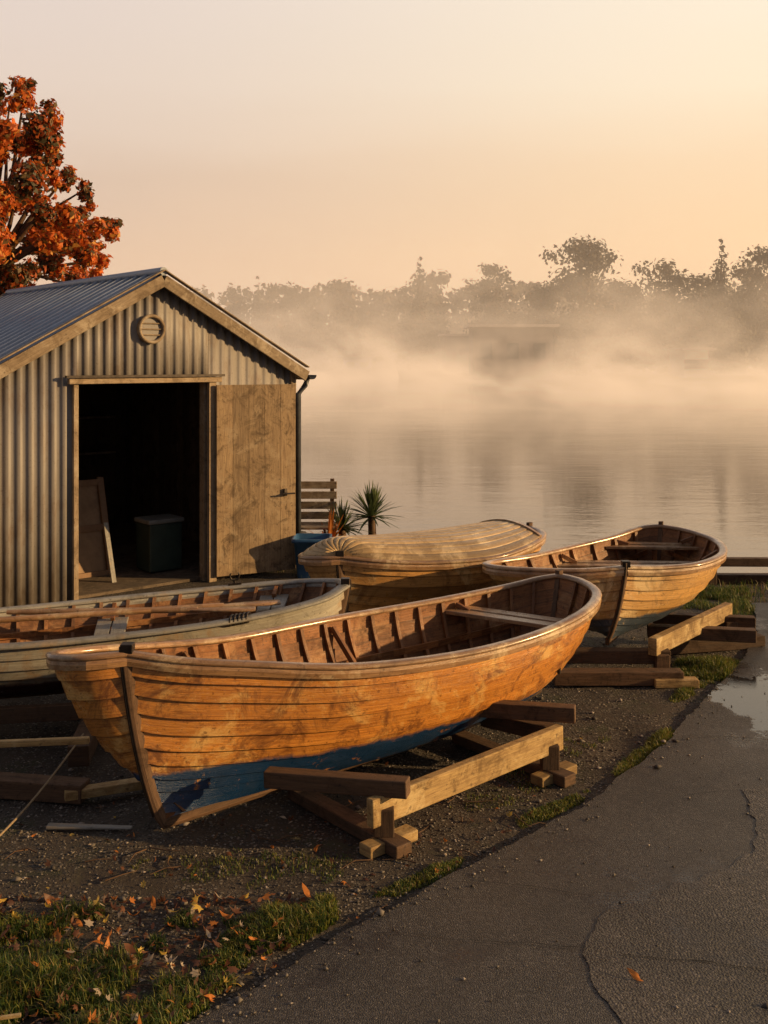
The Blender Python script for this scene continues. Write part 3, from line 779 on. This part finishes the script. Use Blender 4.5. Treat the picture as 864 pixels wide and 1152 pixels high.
# ------------------------------------------------------------ bench, tub, plants, rail
be=empty('wooden_bench',(-.95,12.3,0))
m=MB()
for k in range(4): m.beam((-1.32,12.5+.03*k,.50+.12*k),(-.58,12.5+.03*k,.50+.12*k),.025,.09,0)
for k in range(4): m.beam((-1.32,12.05+.11*k,.42),(-.58,12.05+.11*k,.42),.095,.028,0)
m.build('slats',M_trim,be,bevel=.004)
m=MB()
for x in (-1.26,-.64):
    m.beam((x,12.05,0),(x,12.05,.41),.05,.05,0); m.beam((x,12.46,0),(x,12.66,.93),.05,.05,0); m.beam((x,12.02,.385),(x,12.5,.385),.05,.05,0)
m.build('legs',M_timberd,be,bevel=.004)
tb=empty('plastic_tub',(-.8,11.35,0))
m=MB(); Mb=simple('blue_plastic',(.03,.1,.22),.45)
def rrect(cx,cy,w,d,z,n=6,r=.05):
    pts=[]
    for qx,qy,a0 in ((1,1,0),(-1,1,90),(-1,-1,180),(1,-1,270)):
        for k in range(n+1):
            a=math.radians(a0+90*k/n); pts.append(V((cx+qx*(w/2-r)+r*math.cos(a),cy+qy*(d/2-r)+r*math.sin(a),z)))
    return pts
rows=[rrect(-.8,11.35,.3,.3,.0),rrect(-.8,11.35,.38,.36,.40),rrect(-.8,11.35,.43,.41,.40),rrect(-.8,11.35,.43,.41,.44),rrect(-.8,11.35,.38,.36,.44),rrect(-.8,11.35,.3,.3,.03)]
m.grid(rows,[[(q*.1,0) for q in range(28)]]*6,0,True,True); m.poly(rows[-1]); m.build('tub_body',Mb,tb)
def rosette(name,c,r,n,mat,trunk=.2,wd=.018,droop=.25):
    par=empty(name,(c[0],c[1],0)); m=MB(); c=V(c)
    for k in range(n):
        az=U(0,6.28); el=math.radians(U(-10,88)); L=r*U(.75,1.1)
        d=V((math.cos(az)*math.cos(el),math.sin(az)*math.cos(el),math.sin(el))); s=d.cross(V((0,0,1))).normalized()
        A=[];B=[];C=[]
        for t in (0,.25,.6,.85,1):
            w=wd*(1-t)**.6*(.6+t*.8) if t<1 else 0.0005
            p=c+d*L*t-V((0,0,droop*L*t*t*math.cos(el)))
            A.append(p-s*w);B.append(p-V((0,0,w*.5)));C.append(p+s*w)
        m.grid([A,B,C],[[(0,0)]*5]*3,0,True)
    m.build('leaves',mat,par)
    m=MB(); m.tube([(c.x,c.y,-.02),(c.x+.01,c.y,c.z*.5),(c.x,c.y,c.z+.02)],[.06,.05,.045],8); m.build('trunk',M_timberd,par)
Yg=leafmat('yucca_leaf',(.10,.13,.045),.5,.25); Yo=leafmat('flax_orange',(.5,.17,.03),.5,.3)
rosette('yucca_plant',(-.15,12.35,.50),.44,130,Yg,wd=.017)
rosette('yucca_plant',(-.50,12.2,.38),.38,100,Yg,wd=.017)
rosette('flax_plant',(-.64,11.9,.22),.46,34,Yo,wd=.024)
sr=empty('timber_shore_rail',(5,10.75,0))
m=MB(); m.beam((3.3,10.95,.24),(9.5,10.8,.24),.09,.09,0)
for x in (3.5,5.0,6.5,8.0,9.3): m.beam((x,10.92,-.3),(x,10.92,.195),.09,.09,0)
m.beam((3.3,11.05,.02),(9.5,10.95,.02),.12,.14,0)
m.build('rail_timbers',M_timberd,sr,bevel=.008)

# ------------------------------------------------------------ trees
def leafcloud(m,blobs,n,size,mats,shell=.55,zs=1.0):
    tot=sum(b_[1]**2 for b_ in blobs)
    for (c,r,bias) in blobs:
        k=max(3,int(n*r*r/tot))
        for _ in range(k):
            d=V((random.gauss(0,1),random.gauss(0,1),random.gauss(0,1))).normalized()
            rr=r*(shell+(1-shell)*R()**.6)*(1+.5*mn.noise(d*2.2+c))
            p=c+V((d.x*rr,d.y*rr,d.z*rr*zs))
            nrm_=(d+V((U(-1,1),U(-1,1),U(-.6,1)))*.9).normalized()
            a=nrm_.cross(V((U(-1,1),U(-1,1),U(-1,1)))).normalized(); b2_=nrm_.cross(a)
            s=size*U(.6,1.3); bb=len(m.v)
            m.v+=[tuple(p-a*s*.5),tuple(p+b2_*s*.32),tuple(p+a*s*.6),tuple(p-b2_*s*.32)]
            m.face([bb,bb+1,bb+2,bb+3],[(0,0)]*4,random.choice(mats[bias]),False)
at=empty('autumn_tree',(-6.3,17,0))
D=17.0; blobs=[]
spec=[(12,112,22,1),(40,140,26,1),(8,160,30,1),(48,178,18,0),(70,205,16,0),(20,215,34,1),(92,215,14,0),(62,235,22,0),(85,250,22,1),(112,268,18,1),(40,265,34,1),(75,285,28,1),(108,292,18,1),(10,290,34,0),
 (-20,130,36,0),(-35,190,44,1),(-30,250,46,1),(-70,160,36,0),(-85,220,40,1),(-60,290,44,0),(125,255,10,0),(28,100,10,0),(55,190,12,0),(30,330,30,0),(-20,330,36,1),(80,320,20,0)]
for u_,v_,r_,bi in spec:
    for q in range(6):
        w=W(u_+U(-.9,.9)*r_,v_+U(-.9,.9)*r_,y=D+U(-.06,.06)*r_); blobs.append((w,r_*U(.3,.7)/F*D,bi if R()<.8 else 1-bi))
m=MB(); leafcloud(m,blobs,52000,.095,{0:(0,1,1,3,0),1:(1,2,2,3,1,4,2)},.1)
m.build('foliage',[leafmat('leaf_darkgreen',(.07,.055,.02),.55,.3),leafmat('leaf_russet',(.5,.11,.02),.55,.4),leafmat('leaf_bright_orange',(.78,.2,.025),.55,.45),leafmat('leaf_olive',(.17,.1,.03),.55,.3),leafmat('leaf_gold',(.65,.3,.05),.55,.4)],at)
m=MB(); base=V((-6.3,17,0)); fork=W(-10,300,y=17)
m.tube([base,base.lerp(fork,.5)+V((.05,0,0)),fork],[.28,.2,.16],10)
for u_,v_,r_,bi in spec:
    w=W(u_,v_,y=D+U(-.3,.3)); mid=fork.lerp(w,.5)+V((U(-.15,.15),U(-.15,.15),U(-.1,.25)))
    m.tube([fork-V((0,0,.1)),mid,w],[.07,.04,.012],6,0,False)
m.build('trunk_and_limbs',M_timberd,at)

def far_tree(m,u,vt,wpx,D,n,shape='round',lsz=.17):
    x=(u-432)/F*D; top=H+(VH-vt)/F*D; r=wpx/2/F*D; base=V((x,D,.3)); h=top-.3
    blobs=[]
    if shape=='conifer':
        for k in range(18):
            t=k/17; rr=r*(1-t)*.9+.5
            blobs.append((V((x+U(-.3,.3)*rr,D+U(-.3,.3)*rr,.3+h*(.08+.88*t))),rr*U(.7,.9),0))
    else:
        nb=40
        for k in range(nb):
            a=U(0,6.28); t=R()**.8; zz=.3+h*(.10+.80*t); lim=math.sqrt(max(.3,1-((t-.5)/.75)**2))
            q=r*lim*U(.05,.78); br=r*U(.30,.52)*(1.1-.4*t)
            blobs.append((V((x+q*math.cos(a),D+q*math.sin(a)*.8,min(zz,top-br*.7))),br,0 if R()<.6 else 1))
        for _ in range(3): blobs.append((V((x+U(-.35,.35)*r,D,top-r*U(.25,.45))),r*.32,1))
    leafcloud(m,blobs,n,max(.45,r*lsz),{0:(0,0,1),1:(1,2,0)},.05,.85)
    m.tube([base,V((x+U(-.3,.3),D,.3+h*.5)),V((x,D,.3+h*.85))],[h*.022,h*.014,h*.004],6,3,False)
    for k in range(6):
        bl=random.choice(blobs)[0]; z0=.3+h*U(.25,.6); m.tube([V((x,D,z0)),bl],[h*.009,h*.003],5,3,False)
dmats=[leafmat('far_leaf_dark',(.04,.035,.02),.7,0),leafmat('far_leaf_mid',(.07,.05,.025),.7,0),leafmat('far_leaf_rust',(.12,.06,.025),.7,0),M_timberd]
m=MB()
def topline(u):
    pts=[(-300,320),(150,332),(180,322),(215,316),(240,324),(290,308),(330,318),(380,308),(430,310),(470,302),(510,308),(550,302),(600,312),(700,318),(760,318),(900,312),(1300,310)]
    for (a,b_),(c,d) in zip(pts,pts[1:]):
        if a<=u<=c: return b_+(d-b_)*(u-a)/(c-a)
    return 325
u=-260
while u<1250:
    Dd=U(205,235) if u<430 else U(188,215)
    far_tree(m,u+U(-6,6),topline(u)+U(-6,18),U(52,84),Dd,900,'conifer' if R()<.12 else 'round',.2); u+=U(14,20)
u=-200
while u<1200:
    far_tree(m,u,U(345,372),U(50,80),U(184,200),500,'round',.2); u+=U(15,24)
m.build('distant_trees',dmats)
for u_,vt,w_,D_,sh in ((652,262,104,128,'round'),(742,288,94,132,'round'),(812,264,70,124,'conifer'),(852,276,92,128,'round'),(790,305,74,134,'round'),(550,291,66,150,'round'),(472,286,48,165,'conifer'),(700,312,80,136,'round'),(475,345,84,150,'round'),(612,316,84,140,'round'),(905,290,84,130,'round'),(960,300,90,134,'round'),(680,345,120,133,'round'),(770,342,120,131,'round'),(850,340,120,131,'round'),(560,350,90,145,'round'),(1020,290,100,132,'round'),(640,352,80,126,'round')):
    m=MB(); 
    far_tree(m,u_,vt,w_,D_,5000,sh,.10); m.build('lakeside_tree',dmats)
m=MB(); rows=[]
for k in range(44):
    x=2+k*3.6; yy=150-24*min(1,k/8.0)
    rows.append([V((x,yy-13+2*mn.noise(V((x*.1,0,0))),-.6)),V((x,yy-10+2*mn.noise(V((x*.1,0,0))),.35)),V((x,yy,.8)),V((x,186,.7))])
m.grid(rows,[[(0,0)]*4]*44,0,True); m.build('lakeside_bank',simple('bank_grass',(.05,.045,.025),.9,0,.4,.3))
def house(name,u0,u1,vtop,D,wall=(.35,.3,.26)):
    par=empty(name,((u0+u1)/2/F*D-432/F*D,D,0)); x0=(u0-432)/F*D; x1=(u1-432)/F*D; zt=H+(VH-vtop)/F*D
    wm=simple('render_wall',wall,.8); m=MB()
    m.beam((x0,D+3,zt/2),(x1,D+3,zt/2),6,zt,0); m.build('walls',wm,par)
    m=MB(); m.beam((x0-.6,D+2.6,zt+.15),(x1+.6,D+2.6,zt+.15),7.6,.3,0); m.build('roof',simple('roof_felt',(.4,.34,.3),.8),par)
    m=MB(); n=max(2,int((x1-x0)/2.4))
    for k in range(n):
        xx=x0+(x1-x0)*(k+.5)/n; m.beam((xx-.7,D-.03,zt*.55),(xx+.7,D-.03,zt*.55),.06,zt*.3,0)
    m.build('windows',simple('glass_dark',(.03,.035,.04),.15),par)
house('lakeside_building',532,622,368,122,wall=(.16,.13,.11)); house('lakeside_building',500,530,378,140,wall=(.16,.13,.11))
house('boathouse',770,797,394,117,wall=(.6,.56,.5)); house('boathouse',386,418,402,178,wall=(.6,.56,.5))

# ------------------------------------------------------------ haze and mist (real volumes over the lake)
def box(name,x0,x1,y0,y1,z0,z1,mat):
    m=MB(); m.beam(((x0+x1)/2,y0,(z0+z1)/2),((x0+x1)/2,y1,(z0+z1)/2),x1-x0,z1-z0,0); return m.build(name,mat)
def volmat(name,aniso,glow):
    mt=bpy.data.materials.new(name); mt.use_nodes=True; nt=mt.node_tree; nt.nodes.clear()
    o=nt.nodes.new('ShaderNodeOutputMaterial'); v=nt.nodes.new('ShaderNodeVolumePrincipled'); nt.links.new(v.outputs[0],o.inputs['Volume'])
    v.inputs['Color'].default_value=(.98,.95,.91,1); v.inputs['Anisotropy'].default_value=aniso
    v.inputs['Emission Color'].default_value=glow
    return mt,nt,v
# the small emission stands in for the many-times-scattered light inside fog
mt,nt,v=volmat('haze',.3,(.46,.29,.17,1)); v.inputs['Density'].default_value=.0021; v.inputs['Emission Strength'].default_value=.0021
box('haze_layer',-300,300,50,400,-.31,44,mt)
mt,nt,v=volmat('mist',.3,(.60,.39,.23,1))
p=pos(nt); sp=nt.nodes.new('ShaderNodeSeparateXYZ'); nt.links.new(p,sp.inputs[0])
n1=nnoise(nt,nmap(nt,p,(.085,.05,.17)),1,4,.66,.9)
n1=nrange(nt,n1,.46,.64,0,1,True)
hf=nrange(nt,sp.outputs[2],-.3,13.5,1,0); hf=nmath(nt,'POWER',hf,2.3)
yf=nrange(nt,sp.outputs[1],15,60,0,1)
n3=nnoise(nt,nmap(nt,p,(.22,.12,.5),(5,2,0)),1,3,.6,.6); n3=nrange(nt,n3,.42,.62,.15,1.7,True)
low=nmath(nt,'MULTIPLY',nmath(nt,'POWER',nrange(nt,sp.outputs[2],-.3,2.6,1,0),1.3),n3)
d=nmath(nt,'MULTIPLY',nmath(nt,'MULTIPLY',n1,hf),yf)
d=nmath(nt,'ADD',nmath(nt,'MULTIPLY',d,.055),nmath(nt,'MULTIPLY',nmath(nt,'MULTIPLY',low,yf),.016))
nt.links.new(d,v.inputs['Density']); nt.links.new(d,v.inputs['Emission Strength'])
mt.cycles.volume_step_rate=.8
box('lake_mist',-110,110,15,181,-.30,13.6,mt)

# ------------------------------------------------------------ world, sun, camera
SE,SA=math.radians(13),math.radians(95)
w=bpy.data.worlds.new('World'); scene.world=w; w.use_nodes=True; nt=w.node_tree
bg=nt.nodes['Background']; sky=nt.nodes.new('ShaderNodeTexSky'); sky.sky_type='NISHITA'; sky.sun_disc=False
sky.sun_elevation=SE; sky.sun_rotation=SA; sky.dust_density=4; sky.air_density=1.2
tc=nt.nodes.new('ShaderNodeTexCoord').outputs['Generated']
sp=nt.nodes.new('ShaderNodeSeparateXYZ'); nt.links.new(tc,sp.inputs[0])
wob=nnoise(nt,nmap(nt,tc,(1.5,1.5,9)),1.6,4,.5)
z=nmath(nt,'ADD',sp.outputs[2],nmath(nt,'MULTIPLY',nmath(nt,'SUBTRACT',wob,.5),.06))
L=nramp(nt,z,[(0,(.60,.43,.34)),(.10,(.60,.45,.37)),(.17,(.61,.48,.405)),(.205,(.70,.585,.51)),(.25,(.74,.63,.56)),(.36,(.76,.66,.61)),(.55,(.28,.27,.29)),(1,(.17,.17,.20))])
Rr=nramp(nt,z,[(0,(.95,.62,.34)),(.12,(.94,.66,.39)),(.19,(.95,.72,.47)),(.25,(1.0,.86,.64)),(.36,(1.0,.90,.74)),(.55,(.42,.36,.33)),(1,(.18,.18,.20))])
fx=nrange(nt,sp.outputs[0],-.38,.42,0,1,True)
haze=nmix(nt,fx,L,Rr)
back=nrange(nt,sp.outputs[1],-.5,.3,0,1,True)
haze=nmix(nt,back,(.15,.14,.155),haze)
sc=nt.nodes.new('ShaderNodeVectorMath'); sc.operation='SCALE'; nt.links.new(sky.outputs[0],sc.inputs[0]); sc.inputs['Scale'].default_value=.012
add=nmix(nt,1.0,haze,sc.outputs[0],'ADD')
nt.links.new(add,bg.inputs[0]); bg.inputs[1].default_value=.98
sl_=bpy.data.lights.new('sun','SUN'); sl_.energy=5; sl_.angle=math.radians(.6); sl_.color=(1,.64,.28)
so=bpy.data.objects.new('sun',sl_); scene.collection.objects.link(so)
dirs=V((math.sin(SA)*math.cos(SE),math.cos(SA)*math.cos(SE),math.sin(SE)))
so.rotation_euler=dirs.to_track_quat('Z','Y').to_euler(); so.location=(20,5,10)
cd=bpy.data.cameras.new('camera'); co=bpy.data.objects.new('camera',cd); scene.collection.objects.link(co)
co.location=(0,0,H); co.rotation_euler=(math.radians(90),0,0)
cd.sensor_fit='VERTICAL'; cd.sensor_height=24; cd.lens=24*F/1152; cd.shift_y=-(576-VH)/1152; cd.clip_start=.1; cd.clip_end=3000
scene.camera=co
scene.view_settings.view_transform='Standard'; scene.view_settings.look='None'; scene.view_settings.exposure=0
